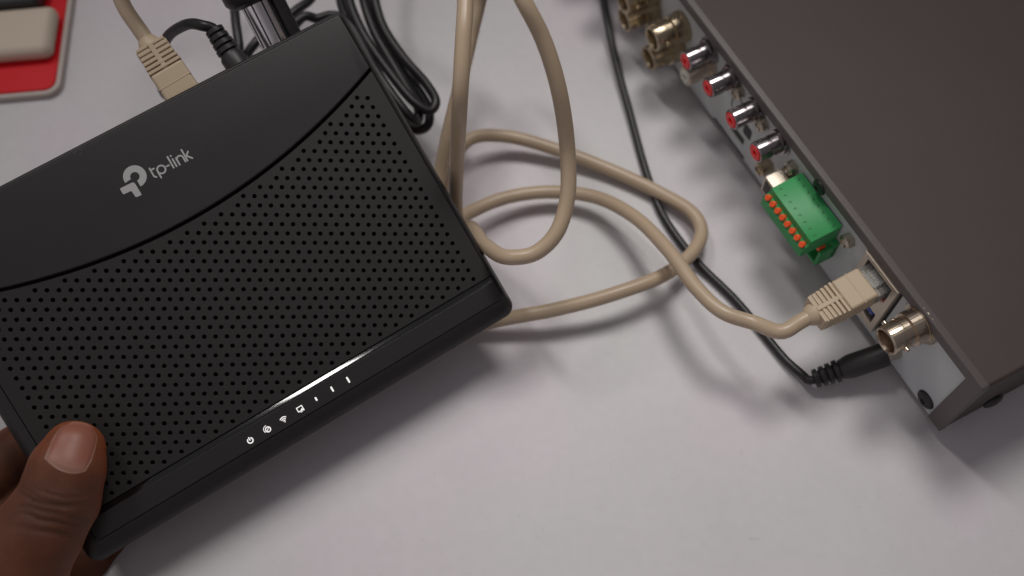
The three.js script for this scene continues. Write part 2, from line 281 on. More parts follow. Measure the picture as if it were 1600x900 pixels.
    part('usb_contact', merge([-4, -2, 0, 2, 4].map((k) => rbox(0.0042, 0.0003, 0.0009, 0.0001, 0.0012, -h + 0.0058, k * 0.001))), M.nickel, g);
    part('status_light', rbox(0.0012, 0.002, 0.002, 0.0003, -0.0008, -0.0118, 0.0052), std(rgb(0.5, 0.16, 0.12), 0.4), g);
    const gap = part('gasket', rbox(0.0005, h + 0.0012, w + 0.0014, 0.0002, 0.0008, -h / 2, 0.0003), M.rubber, g); void gap;
    recorder.userData.port = { y: yt - 0.0068, z: zc };
  }
}

// ---------------------------------------------------------------- the router held over the table
const router = thing('router', 'black perforated Wi-Fi router held tilted over the table at the left, with a white logo', 'router');
router.matrixAutoUpdate = true;
{
  const bx = V3(0.8866219, 0.0133818, -0.4623013), by = V3(-0.4185876, 0.4483146, -0.7898091), bz = V3(0.1966874, 0.8937757, 0.403087);
  router.quaternion.setFromRotationMatrix(new THREE.Matrix4().makeBasis(bx, by, bz)); router.position.set(-0.0905823, 0.0488174, -0.1499658); router.updateMatrixWorld(true);
}
const onRouter = (px, py, z) => onPlane(router, px, py, 'z', z * MM).multiplyScalar(1000);   // millimetres in the router's own axes
const RW = 152.7, RH = 113.5, ZT = 3.8;
{
  const mm = (g) => g.scale(MM, MM, MM);
  // body: rings of a rounded rectangle, from the base up over the rim and down inside
  const ring = (z, l, r, f, b, rad, n = 8) => { const x0 = -RW / 2 + l, x1 = RW / 2 - r, y0 = -RH / 2 + f, y1 = RH / 2 - b, out = []; const cs = [[x1 - rad, y0 + rad, -90], [x1 - rad, y1 - rad, 0], [x0 + rad, y1 - rad, 90], [x0 + rad, y0 + rad, 180]]; for (const [cx, cy, a] of cs) for (let i = 0; i <= n; i++) { const t = (a + 90 * i / n) * Math.PI / 180; out.push([cx + rad * Math.cos(t), cy + rad * Math.sin(t), z]); } return out; };
  const rings = [ring(-18, 40, 40, 40, 40, 2), ring(-18, 9, 9, 8, 7, 3), ring(-17.4, 8.2, 8.2, 7.2, 6, 3.4), ring(-2.4, 0.9, 0.9, 0.9, 0.6, 3.8), ring(-0.9, 0.2, 0.2, 0.2, 0.15, 4), ring(0, 0, 0, 0, 0, 4), ring(0.5, 0.25, 0.25, 0.25, 0.15, 4), ring(1.6, 1.1, 0.6, 1.9, 0.4, 3.6), ring(2.7, 2.2, 1.1, 3.9, 0.7, 3), ring(3.35, 3.4, 1.3, 5.2, 1.0, 2.6), ring(3.68, 4.4, 1.6, 5.6, 1.4, 2.2), ring(ZT, 5.0, 1.9, 5.8, 1.7, 2), ring(ZT - 0.1, 5.2, 2.1, 6.0, 1.9, 2), ring(-1.5, 5.3, 2.2, 6.1, 2.0, 2), ring(-1.6, 40, 40, 40, 40, 1)];
  const N = rings[0].length, pos = [], idx = []; for (const r of rings) for (const p of r) pos.push(...p);
  for (let k = 0; k + 1 < rings.length; k++) for (let i = 0; i < N; i++) { const a = k * N + i, b = k * N + (i + 1) % N, c = a + N, d = b + N; idx.push(a, b, d, a, d, c); }
  for (let i = 1; i + 1 < N; i++) { idx.push(0, i + 1, i); const o = (rings.length - 1) * N; idx.push(o, o + i, o + i + 1); }
  let g = new THREE.BufferGeometry(); g.setAttribute('position', new THREE.Float32BufferAttribute(pos, 3)); g.setIndex(idx); g.computeVertexNormals();
  g = toCreasedNormals(g, 0.62); planarUV(g, 0.03, (x, y, z) => [x + z * 0.6, y + z * 0.6]); mm(g);
  part('body', g, M.shell, router);

  // the arc that parts the smooth cover from the perforated panel
  const arcPx = [[0, 454], [100, 427], [184, 397], [280, 354], [400, 280], [470, 220], [530, 160], [586, 103]].map(([x, y]) => onRouter(x, y, ZT));
  // fit y = a + b x^2 + c x (least squares) and use it symmetric about its own axis
  let S = Array.from({ length: 3 }, () => [0, 0, 0, 0]);
  for (const p of arcPx) { const v = [1, p.x, p.x * p.x]; for (let i = 0; i < 3; i++) { for (let j = 0; j < 3; j++) S[i][j] += v[i] * v[j]; S[i][3] += v[i] * p.y; } }
  for (let i = 0; i < 3; i++) { const d = S[i][i]; for (let j = i; j < 4; j++) S[i][j] /= d; for (let k = 0; k < 3; k++) if (k !== i) { const f = S[k][i]; for (let j = i; j < 4; j++) S[k][j] -= f * S[i][j]; } }
  const [A0, A1, A2] = S.map((r) => r[3]); const arcY = (x) => A0 + A1 * x + A2 * x * x;
  console.log('arc', A0, A1, A2, arcPx.map((p) => [p.x.toFixed(1), p.y.toFixed(1), arcY(p.x).toFixed(1)].join('/')).join(' '));
  const barPx = [[153, 810], [360, 679], [588, 540], [740, 450]].map(([x, y]) => onRouter(x, y, ZT));
  console.log('bar', barPx.map((p) => [p.x.toFixed(1), p.y.toFixed(1)].join('/')).join(' '));
  const fe = [[193, 833], [360, 729], [663, 543], [774, 468]].map(([x, y]) => onRouter(x, y, ZT)); console.log('front edge', fe.map((p) => [p.x.toFixed(1), p.y.toFixed(1)].join('/')).join(' '));
  const barY = (barPx[1].y + barPx[2].y) / 2;
  const X0 = -RW / 2 + 5.45, X1 = RW / 2 - 2.35, YB1 = RH / 2 - 2.0, YF = -RH / 2 + 6.1;

  // smooth cover
  const s = new THREE.Shape(); const n = 60; const clampA = (x) => Math.min(arcY(x) + 0.55, YB1 - 1);
  s.moveTo(X1, YB1); s.lineTo(X0, YB1); for (let i = 0; i <= n; i++) { const x = X0 + (X1 - X0) * i / n; s.lineTo(x, clampA(x)); } s.closePath();
  let c = new THREE.ExtrudeGeometry(s, { depth: 1.6, bevelEnabled: true, bevelThickness: 0.5, bevelSize: 0.5, bevelOffset: -0.45, bevelSegments: 4, curveSegments: 20 }).translate(0, 0, ZT - 1.5);
  c = toCreasedNormals(c, 0.5); planarUV(c, 0.03); mm(c);
  const cover = part('top_cover', c, M.cover, router);

  // perforated panel
  const h0 = onRouter(372.1, 555, ZT), h1 = onRouter(544, 551.8, ZT); const pitch = h0.distanceTo(h1) / 10; console.log('pitch', pitch, Math.atan2(h1.y - h0.y, h1.x - h0.x) * 57.3);
  const P = pitch, hr = P * 0.213, inArc = (x, y) => y < arcY(x) - 2.0;
  const chamfer = { bevelEnabled: true, bevelThickness: 0.09, bevelSize: 0.09, bevelOffset: -0.05, bevelSegments: 1 }; const ps = new THREE.Shape(); ps.moveTo(X1, barY + 1.0); for (let i = 0; i <= n; i++) { const x = X1 + (X0 - X1) * i / n; ps.lineTo(x, Math.min(arcY(x) - 0.5, YB1 - 2)); } ps.lineTo(X0, barY + 1.0); ps.closePath();
  let holes = 0;
  for (let i = -60; i <= 60; i++) for (let j = -60; j <= 60; j++) {
    const x = h0.x + i * P * Math.cos(Math.PI / 6), y = h0.y + (j + (i & 1 ? 0.5 : 0)) * P;
    if (x < X0 + 2.6 || x > X1 - 3.0 || y < barY + 2.7 || !inArc(x, y) || !inArc(x - 1, y)) continue;
    const q = new THREE.Path(); q.absarc(x, y, hr, 0, Math.PI * 2, true); ps.holes.push(q); holes++;
  }
  console.log('holes', holes);
  let pg = new THREE.ExtrudeGeometry(ps, { depth: 1.2, ...chamfer, curveSegments: 6 }).translate(0, 0, ZT - 1.49);
  pg = toCreasedNormals(pg, 0.6); planarUV(pg, 0.03); mm(pg);
  part('perforated_panel', pg, M.perforated, router);

  // glossy bar and icon strip
  const ZS = ZT + 0.45, sec = new THREE.Shape(); { const n2 = 18, pts = []; let y = -0.95, z = 0.0; for (let i = 0; i <= n2; i++) { pts.push([y, z]); const tl = (22 + 15 * (i + 0.5) / n2) * Math.PI / 180; y += Math.cos(tl) * 2.2 / n2; z -= Math.sin(tl) * 2.2 / n2; } sec.moveTo(-0.95, -2.2); for (const [a, b] of pts) sec.lineTo(a, b); sec.lineTo(pts[n2][0], -2.2); sec.closePath(); }
  const bar = toCreasedNormals(new THREE.ExtrudeGeometry(sec, { depth: X1 - X0 - 0.4, bevelEnabled: false }).applyMatrix4(new THREE.Matrix4().makeBasis(V3(0, 1, 0), V3(0, 0, 1), V3(1, 0, 0))).translate(X0 + 0.2, barY, ZS), 0.3); mm(bar);
  part('light_bar', bar, M.gloss, router);
  const st = rbox(X1 - X0 - 0.2, barY - 0.9 - YF, 1.2, 0.25, (X0 + X1) / 2, (barY - 0.9 + YF) / 2, ZS - 0.6); planarUV(st, 0.03); mm(st);
  const strip = part('icon_strip', st, M.strip, router);

  // flat strokes: a line of constant width with round ends, or a part of a ring
  const strokeShape = (pts, w) => { const out = []; const gs = []; for (let i = 0; i + 1 < pts.length; i++) { const [ax, ay] = pts[i], [bx, by] = pts[i + 1], L = Math.hypot(bx - ax, by - ay), a = Math.atan2(by - ay, bx - ax); const q = new THREE.Shape(); q.absarc(0, 0, w / 2, Math.PI / 2, 1.5 * Math.PI, false); q.absarc(L, 0, w / 2, -Math.PI / 2, Math.PI / 2, false); gs.push(new THREE.ExtrudeGeometry(q, { depth: 0.05 + 0.004 * (i + (strokeShape.k++ % 7)), bevelEnabled: false, curveSegments: 6 }).rotateZ(a).translate(ax, ay, 0)); } void out; return gs; }; strokeShape.k = 0;
  const arc = (cx, cy, r, a0, a1, w, k = 14) => { const q = new THREE.Shape(); a0 *= Math.PI / 180; a1 *= Math.PI / 180; q.absarc(cx, cy, r + w / 2, a0, a1, false); q.absarc(cx, cy, r - w / 2, a1, a0, true); q.closePath(); return new THREE.ExtrudeGeometry(q, { depth: 0.055 + 0.003 * (strokeShape.k++ % 5), bevelEnabled: false, curveSegments: k }); };
  // logo: mark and letters on the cover
  const lc = onRouter(210.8, 275.8, ZT + 0.6), k0 = onRouter(240.5, 278.5, ZT + 0.6), k1 = onRouter(300.8, 247.5, ZT + 0.6);
  const ang = Math.atan2(k1.y - k0.y, k1.x - k0.x); console.log('logo', lc.x, lc.y, 'text', k0.x, k0.y, k0.distanceTo(k1), ang * 57.3);
  const ZL = ZT + 0.6;
  {
    const r = 2.32, w = 1.98; // ring open at its lower left, square hook below
    const mk = [arc(0, 0, r, -92, 186, w, 24)];
    const poly = (pts) => { const q = new THREE.Shape(); pts.forEach(([x, y], i) => (i ? q.lineTo(x, y) : q.moveTo(x, y))); q.closePath(); return new THREE.ExtrudeGeometry(q, { depth: 0.06, bevelEnabled: false }); };
    mk.push(poly([[-5.3, -1.05], [-1.5, -1.15], [-1.0, -1.6], [-1.0, -5.45], [-1.2, -5.65], [-2.6, -5.55], [-2.85, -5.3], [-2.95, -3.4], [-3.3, -3.15], [-5.2, -3.1], [-5.5, -2.85], [-5.5, -1.3]]));
    const gm = merge(mk).translate(0, 0, ZL); gm.scale(1.04, 1.04, 1).translate(lc.x, lc.y, 0); mm(gm);
    part('logo_mark', gm, M.print, cover);
    const u = k0.distanceTo(k1) / 13.7; // unit of the letters
    const W = 0.54; const letters = {
      t: [0.0, [...strokeShape([[0.35, 3.4], [0.35, 0.75]], W), arc(1.1, 0.75, 0.75, 180, 272, W), ...strokeShape([[0.35, 2.75], [1.5, 2.75]], W)]],
      p: [2.1, [arc(1.3, 1.4, 1.3, 0, 360, W, 20), ...strokeShape([[0, 1.4], [0, -0.9]], W)]],
      hyphen: [5.4, strokeShape([[0, 1.5], [0.72, 1.5]], W)],
      l: [6.95, strokeShape([[0.1, 4.1], [0.1, 0.1]], W)],
      i: [8.0, [...strokeShape([[0.1, 2.7], [0.1, 0.1]], W), ...strokeShape([[0.1, 3.85], [0.1, 3.9]], W * 1.1)]],
      n: [9.2, [...strokeShape([[0, 2.55], [0, 0.1]], W), arc(1.05, 1.65, 1.05, 0, 180, W), ...strokeShape([[2.1, 1.65], [2.1, 0.1]], W)]],
      k: [12.0, [...strokeShape([[0, 4.1], [0, 0.1]], W), ...strokeShape([[0.1, 1.35], [1.55, 2.65]], W), ...strokeShape([[0.45, 1.65], [1.7, 0.1]], W)]],
    };
    for (const [ch, [x, gs]] of Object.entries(letters)) { const gl = merge(gs); gl.translate(x, 0, 0).scale(u, u, 1).rotateZ(ang).translate(k0.x, k0.y, ZL); mm(gl); part('letter', gl, M.print, cover, ch === 'hyphen' ? 'hyphen of the logo' : `letter ${ch} of the logo`); }
    // small scuff on the cover
    const sc = onRouter(122, 237, ZL); const gsc = merge([...strokeShape([[-1.4, 0.2], [0.3, 0.6], [1.3, 0.1]], 0.22), ...strokeShape([[-0.2, -0.9], [0.9, -0.75]], 0.14)]).rotateZ(0.1).translate(sc.x, sc.y, ZL - 0.03); mm(gsc);
    part('scuff', gsc, std(rgb(0.075, 0.073, 0.073), 0.6), cover);
  }
  // lit icons along the strip
  {
    const ZI = ZS - 0.045, put = (name, px, py, gs, label) => { const q = onRouter(px, py, ZS); const gg = merge(gs).translate(q.x, q.y, ZI); mm(gg); part(name, gg, M.led, strip, label); };
    put('power_icon', 391, 688, [arc(0, -0.05, 0.82, 120, 420, 0.38), ...strokeShape([[0, 0.1], [0, 0.95]], 0.36)]);
    put('internet_icon', 418, 670.5, [arc(0.1, -0.15, 0.78, 0, 360, 0.34), arc(-0.05, 0.05, 1.15, 80, 215, 0.2), ...strokeShape([[-0.3, -0.45], [0.45, 0.2]], 0.24)]);
    put('wifi_icon', 443, 656, [arc(0.1, -0.75, 1.6, 48, 132, 0.3), arc(0.1, -0.75, 1.05, 46, 134, 0.3), arc(0.1, -0.75, 0.5, 40, 140, 0.3), ...strokeShape([[0.1, -0.78], [0.1, -0.74]], 0.34)]);
    put('screen_icon', 469, 639, [...strokeShape([[-0.9, 0.75], [0.9, 0.75], [0.9, -0.35]], 0.3), ...strokeShape([[-0.9, 0.75], [-0.9, -0.6], [0.2, -0.6]], 0.3), ...strokeShape([[0.35, -0.3], [0.85, -0.75]], 0.5), ...strokeShape([[-0.3, -0.95], [0.3, -0.95]], 0.24)]);
    put('signal_bar', 494, 623.5, strokeShape([[0, -0.35], [0, 0.4]], 0.56), 'shortest bar'); put('signal_bar', 519, 608, strokeShape([[0, -0.6], [0, 0.65]], 0.56), 'middle bar'); put('signal_bar', 544, 593.5, strokeShape([[0, -0.75], [0, 0.8]], 0.56), 'tallest bar');
  }
  // sockets in the back wall
  const back = merge([rbox(15, 3, 13, 0.5, -33, RH / 2 - 3.4, -11), rbox(12, 3, 12, 0.5, -14, RH / 2 - 3.4, -11), rbox(15, 3, 13, 0.5, -52, RH / 2 - 3.4, -11)]); mm(back);
  part('rear_socket', back, M.blackPlastic, router);
}

// ---------------------------------------------------------------- plugs and cords
// a moulded network plug in its own axes: the cord leaves along +y, the clear tip points along -y; z is its flat top
function networkBoot() {
  const W = 11.4, T = 8.4, gs = [];
  gs.push(rbox(W, 10.5, T, 1.0, 0, 5.25, 0, 3));
  gs.push(rbox(W - 0.75, 9.4, T - 1.9, 0.6, 0, 14.5, 0));
  for (let i = 0; i < 6; i++) { const k = 1 - 0.028 * i; gs.push(rbox(W * k, 1.06, T * k, 0.22, 0, 11.2 + i * 1.62, 0)); }
  gs.push(rbox(1.7, 9.4, T - 0.35, 0.4, 0, 15, 0));
  gs.push(turned([[19.2, 0.1], [19.2, 3.9], [20.4, 3.7], [22.2, 2.9], [22.6, 2.55], [22.6, 0.1]], V3(0, 1, 0), V3(0, 0, 0), 20));
  return merge(gs).scale(MM, MM, MM);
}
const bootGeo = networkBoot();
const clearGeo = merge([rbox(11.2, 8, 6.2, 0.5, 0, -3.6, -0.8), rbox(5.6, 8.5, 1.0, 0.3, 0, -2.4, 3.2).rotateX(0.06)]).scale(MM, MM, MM);
const contactGeo = merge(Array.from({ length: 8 }, (_, i) => rbox(0.5, 4.5, 0.5, 0.1, -3.6 + i * 1.03, -4.6, 1.6))).scale(MM, MM, MM);
const ridgeGeo = merge([rbox(11.5, 0.5, 8.6, 0.15, 0, 5.2, 0)]).scale(MM, MM, MM);
const ether = thing('network_cable', 'beige network cable looping from the router back edge to the recorder port', 'network cable');
function networkPlug(pos, cordDir, topDir, label) {
  const g = new THREE.Group(); g.name = 'plug'; ether.add(g); g.position.copy(pos); if (label) g.userData.label = label;
  if (ether.children.filter((c) => c.name.startsWith('plug')).length > 1) g.name = 'plug_001';
  const y = cordDir.clone().normalize(), z = topDir.clone().addScaledVector(y, -topDir.dot(y)).normalize(), x = y.clone().cross(z);
  g.quaternion.setFromRotationMatrix(new THREE.Matrix4().makeBasis(x, y, z));
  part('boot', bootGeo, M.boot, g); part('seam', ridgeGeo, M.boot, g); part('clear_tip', clearGeo, M.clear, g); part('contacts', contactGeo, M.brass, g);
  return (d) => g.localToWorld(V3(0, d * MM, 0));
}
const routerDir = (x, y, z) => V3(x, y, z).transformDirection(router.matrixWorld);
const routerAt = (x, y, z) => V3(x * MM, y * MM, z * MM).applyMatrix4(router.matrixWorld);
const recDir = (x, y, z) => V3(x, y, z).transformDirection(recorder.matrixWorld);
{
  const pz = -8.5, base = onRouter(282, 142, pz), tip = onRouter(232, 68, pz); console.log('plug at router', base.x, base.y, tip.x, tip.y);
  const axis = routerDir(tip.x - base.x, tip.y - base.y, 0);
  const tipAt = onRouter(228, 61, pz); const rp = routerAt(tipAt.x, tipAt.y, pz).addScaledVector(axis, -22.4 * MM);
  const e1 = networkPlug(rp, axis, routerDir(0, 0, 1), 'plug in the back edge of the router'); ether.updateMatrixWorld(true);
  const pr = recorder.userData.port; delete recorder.userData.port;
  const np = V3(-0.0052, pr.y, pr.z).applyMatrix4(recorder.matrixWorld);
  const ndir = recDir(-1, -0.02, 0.02);
  const e2 = networkPlug(np, ndir, V3(0, 1, 0), 'plug in the recorder port'); ether.updateMatrixWorld(true);
  const q = e2(22); console.log('rec plug end px', project(e2(22)), project(e2(0)), 'world y', q.y);
  const pts = [e1(19), e1(26), e1(34), e1(44).add(V3(0.0022, 0, 0)), e1(60).add(V3(0.0065, -0.002, 0)), at(215, -110, 0.11), at(250, -190, 0.07), at(480, -240, 0.08), at(680, -180, 0.10), at(724, -70, 0.1), at(727, 0, 0.098), at(724, 60, 0.095), at(719, 150, 0.085), at(714, 250, 0.052), at(712, 325, 0.024), at(716, 385, 0.008), at(700, 440, 0.008), at(640, 500, 0.004), at(660, 540, 0.0035), at(730, 512, 0.004), at(790, 498, 0.008), at(870, 483, 0.011), at(960, 459, 0.013), at(1040, 428, 0.0115), at(1083, 393, 0.009), at(1096, 362, 0.007), at(1083, 334, 0.006), at(1030, 301, 0.004), at(950, 264, 0.004), at(870, 234, 0.006), at(790, 213, 0.009), at(735, 217, 0.012), at(705, 255, 0.012), at(685, 320, 0.006), at(670, 380, 0.004), at(690, 395, 0.006), at(728, 355, 0.018), at(758, 383, 0.034), at(795, 402, 0.048), at(835, 396, 0.049), at(868, 366, 0.052), at(886, 312, 0.057), at(887, 240, 0.066), at(873, 140, 0.085), at(848, 60, 0.098), at(815, -5, 0.108), at(790, -60, 0.11), at(765, -60, 0.06), at(750, 0, 0.045), at(738, 50, 0.04), at(717, 140, 0.034), at(700, 210, 0.026), at(686, 280, 0.016), at(675, 340, 0.012), at(690, 362, 0.018), at(730, 334, 0.012), at(790, 309, 0.009), at(860, 300, 0.0075), at(930, 308, 0.009), at(990, 338, 0.0145), at(1045, 392, 0.0225), at(1090, 452, 0.027), at(1130, 488, 0.029), at(1180, 505, 0.029), e2(32), e2(25), e2(19)];
  part('cord', tube(pts, 0.0025, 900), M.beige, ether);
}
function project(v) { const p = v.clone().sub(eye); const x = p.dot(camR), y = p.dot(camU), z = p.dot(fwd); return [Math.round(800 + FOCAL * x / z), Math.round(450 - FOCAL * y / z), +z.toFixed(3)]; }

// barrel plug with ribbed strain relief along +y from its tip end
function barrelPlug(parent, pos, dir, len, r) {
  const g = new THREE.Group(); g.name = 'plug'; parent.add(g); g.position.copy(pos); g.quaternion.setFromUnitVectors(V3(0, 1, 0), dir.clone().normalize());
  part('handle', turned([[0, 0.5], [0, r * 0.92], [0.4, r], [len * 0.8, r], [len, r * 0.8], [len, 0.4]], V3(0, 1, 0), V3(0, 0, 0), 24).scale(MM, MM, MM), M.blackPlastic, g);
  const prof = []; for (let i = 0; i < 4; i++) { const y = len + i * 2.3, k = r * (0.93 - 0.05 * i); prof.push([y, k * 0.72], [y + 0.35, k * 0.72], [y + 0.55, k], [y + 1.95, k], [y + 2.15, k * 0.72]); } prof.push([len + 9.4, 0.3]);
  part('strain_relief', turned(prof, V3(0, 1, 0), V3(0, 0, 0), 20).scale(MM, MM, MM), M.blackPlastic, g);
  part('tip', turned([[-8, 0.6], [-8, 2.6], [-7.6, 2.75], [1, 2.75]], V3(0, 1, 0), V3(0, 0, 0), 16).scale(MM, MM, MM), M.nickel, g);
  g.updateMatrixWorld(true);
  return (d) => g.localToWorld(V3(0, d * MM, 0));
}
{
  const t = thing('power_cord', 'thin black power cord lying on the table and plugged into the recorder', 'power cord');
  const b = at(1385, 553, 0.0125), e = at(1272, 592, 0.0055);
  const f = barrelPlug(t, b, e.clone().sub(b), b.distanceTo(e) * 1000 - 9, 4.1);
  const d = b.distanceTo(e) * 1000;
  part('cord', tube([f(d - 8), f(d - 3), f(d + 1.5), at(1252, 584, 0.0035), at(1228, 563, 0.0022), at(1200, 530, 0.0018), at(1150, 470, 0.0018), at(1085, 405, 0.0018), at(1035, 335, 0.0018), at(1010, 270, 0.0018), at(985, 180, 0.0025), at(962, 95, 0.004), at(946, 20, 0.006), at(935, -60, 0.004), at(900, -150, 0.002)], 0.0015, 240), M.rubber, t);
}
{
  const t = thing('power_cord', 'black power cord plugged into the router back edge and bundled in a coil beside it', 'power cord');
  const pz = -9, a = onRouter(378, 112, pz), b = onRouter(352, 73, pz);
  const f = barrelPlug(t, routerAt(a.x, a.y, pz), routerDir(b.x - a.x, b.y - a.y, 0), 7.2, 4.0);
  const h0 = f(19).y; console.log('power plug end', project(f(18)), h0); const pts = [f(9), f(13), f(16.4), at(316, 40, h0 + 0.0005), at(300, 37, h0), at(281, 43, h0 - 0.004), at(262, 58, h0 - 0.011), at(252, 85, h0 - 0.02), at(262, 150, 0.035), at(320, 150, 0.03), at(366, 110, 0.03), at(373, 80, 0.034), at(368, 30, 0.036), at(366, -20, 0.034), at(385, -70, 0.03), at(450, -70, 0.028), at(490, -10, 0.028), at(460, 18, 0.03), at(432, 38, 0.03), at(400, 66, 0.032), at(385, 92, 0.03), at(420, 104, 0.03), at(452, 76, 0.034), at(457, 52, 0.036), at(463, 36, 0.038), at(478, 25, 0.038), at(495, 29, 0.036), at(515, 24, 0.036), at(530, 26, 0.036), at(552, 46, 0.034), at(590, 115, 0.032), at(640, 182, 0.026), at(652, 190, 0.022), at(654, 172, 0.022), at(625, 120, 0.026), at(585, 50, 0.03), at(568, 0, 0.032), at(560, -50, 0.03), at(538, -50, 0.028), at(532, 0, 0.03), at(548, 40, 0.03), at(580, 96, 0.026), at(622, 168, 0.02), at(650, 203, 0.016), at(668, 196, 0.016), at(670, 172, 0.018), at(640, 120, 0.022), at(604, 60, 0.026), at(580, 5, 0.03), at(570, -40, 0.034), at(552, -46, 0.036), at(545, -8, 0.036), at(566, 50, 0.034), at(606, 110, 0.03), at(650, 162, 0.026), at(672, 173, 0.024), at(681, 160, 0.024), at(668, 134, 0.026), at(630, 90, 0.03), at(598, 40, 0.032), at(584, -10, 0.034), at(580, -80, 0.03), at(640, -160, 0.01)];
  part('cord', tube(pts, 0.0018, 700), M.rubber, t);
}
{
  const t = thing('coaxial_plug', 'shiny chrome barrel plug with a black collar standing behind the router back edge', 'plug');
  const a = at(437, 78, 0.062), b = at(394, -8, 0.075), ax = b.clone().sub(a).normalize(), L = a.distanceTo(b) * 1000;
  const g = new THREE.Group(); g.name = 'connector'; t.add(g); g.position.copy(a); g.quaternion.setFromUnitVectors(V3(0, 1, 0), ax);
  part('barrel', turned([[0, 0.5], [0, 4.2], [0.4, 4.8], [2.2, 4.8], [2.4, 5.1], [L + 2, 5.1]], V3(0, 1, 0), V3(0, 0, 0), 32).scale(MM, MM, MM), M.chrome, g);
  { const fl = []; for (let i = 0; i < 9; i++) { const a2 = i / 9 * Math.PI * 2; fl.push(rbox(0.55, L, 0.5, 0.15, 0, L / 2 + 2.6, 5.05).rotateY(a2)); } part('groove', merge(fl).scale(MM, MM, MM), M.rubber, g); }  // black strips imitate dark reflections along the chrome
  { const sx = V3(1, 0, 0).applyQuaternion(g.quaternion.clone().invert()); const sd = V3(sx.x, 0, sx.z).normalize(); part('side_rod', turned([[-6, 0.2], [-6, 2.3], [L + 2, 2.3], [L + 2, 0.2]], V3(0, 1, 0), sd.multiplyScalar(7.0), 16).scale(MM, MM, MM), M.rubber, g); }  // black rod stands in for the dark reflection down the right side
  part('collar', turned([[L - 3, 5.3], [L - 2, 8.4], [L, 9.6], [L + 6, 9.8], [L + 12, 8], [L + 24, 3]], V3(0, 1, 0), V3(0, 0, 0), 32).scale(MM, MM, MM), M.blackPlastic, g);
}

// ---------------------------------------------------------------- red and white case, upper left
{
  const t = thing('plastic_case', 'red plastic case with white rim and cream rounded pad at the upper left', 'case');
  const c = at(97, 152, 0), e = at(118, 0, 0), w = at(0, 156, 0);
  const ey = e.clone().sub(c).normalize(), ex = V3(ey.z * -1, 0, ey.x); if (ex.dot(c.clone().sub(w)) < 0) ex.negate();
  t.position.copy(c); t.quaternion.setFromRotationMatrix(new THREE.Matrix4().makeBasis(ex, V3(0, 1, 0), ex.clone().cross(V3(0, 1, 0)))); t.updateMatrixWorld(true);
  const zdir = ex.clone().cross(V3(0, 1, 0)).dot(ey) > 0 ? 1 : -1;   // which local way runs up the picture
  const W = 0.085, D = 0.09, slab = (inset, h0, h1, r, bev) => { const s = new THREE.Shape(), x0 = -W + inset, x1 = -inset, y0 = inset, y1 = D - inset; s.moveTo(x0 + r, y0); s.lineTo(x1 - r, y0); s.absarc(x1 - r, y0 + r, r, -Math.PI / 2, 0); s.lineTo(x1, y1 - r); s.absarc(x1 - r, y1 - r, r, 0, Math.PI / 2); s.lineTo(x0 + r, y1); s.absarc(x0 + r, y1 - r, r, Math.PI / 2, Math.PI); s.lineTo(x0, y0 + r); s.absarc(x0 + r, y0 + r, r, Math.PI, 1.5 * Math.PI); const g = new THREE.ExtrudeGeometry(s, { depth: h1 - h0 - 2 * bev, bevelEnabled: true, bevelThickness: bev, bevelSize: bev, bevelOffset: -bev, bevelSegments: 4, curveSegments: 10 }); g.translate(0, 0, h0 + bev).applyMatrix4(new THREE.Matrix4().makeBasis(V3(1, 0, 0), V3(0, 0, zdir), V3(0, 1, 0))); if (zdir > 0) { const ix = g.attributes.position; void ix; } return toCreasedNormals(g, 0.5); };
  part('base', slab(0, 0, 0.0030, 0.006, 0.0008), M.trayWhite, t);
  part('red_cover', slab(0.0018, 0.0026, 0.0038, 0.0045, 0.0005), M.trayRed, t);
  const loc = (px, py, h) => t.worldToLocal(at(px, py, h));
  const a = loc(86, 94, 0.004), b = loc(104, 10, 0.008);
  const wid = 0.045, dep = Math.abs(b.z - a.z), g = rbox(wid, 0.0075, dep, 0.0036, 0, 0, 0, 5);
  part('pad', g.translate(a.x - wid / 2, 0.0070, (a.z + b.z) / 2), M.cream, t);
  part('dark_insert', rbox(wid - 0.007, 0.009, 0.022, 0.002, a.x - wid / 2 - 0.0035, 0.0085, b.z + zdir * 0.011), M.blackPlastic, t);
}

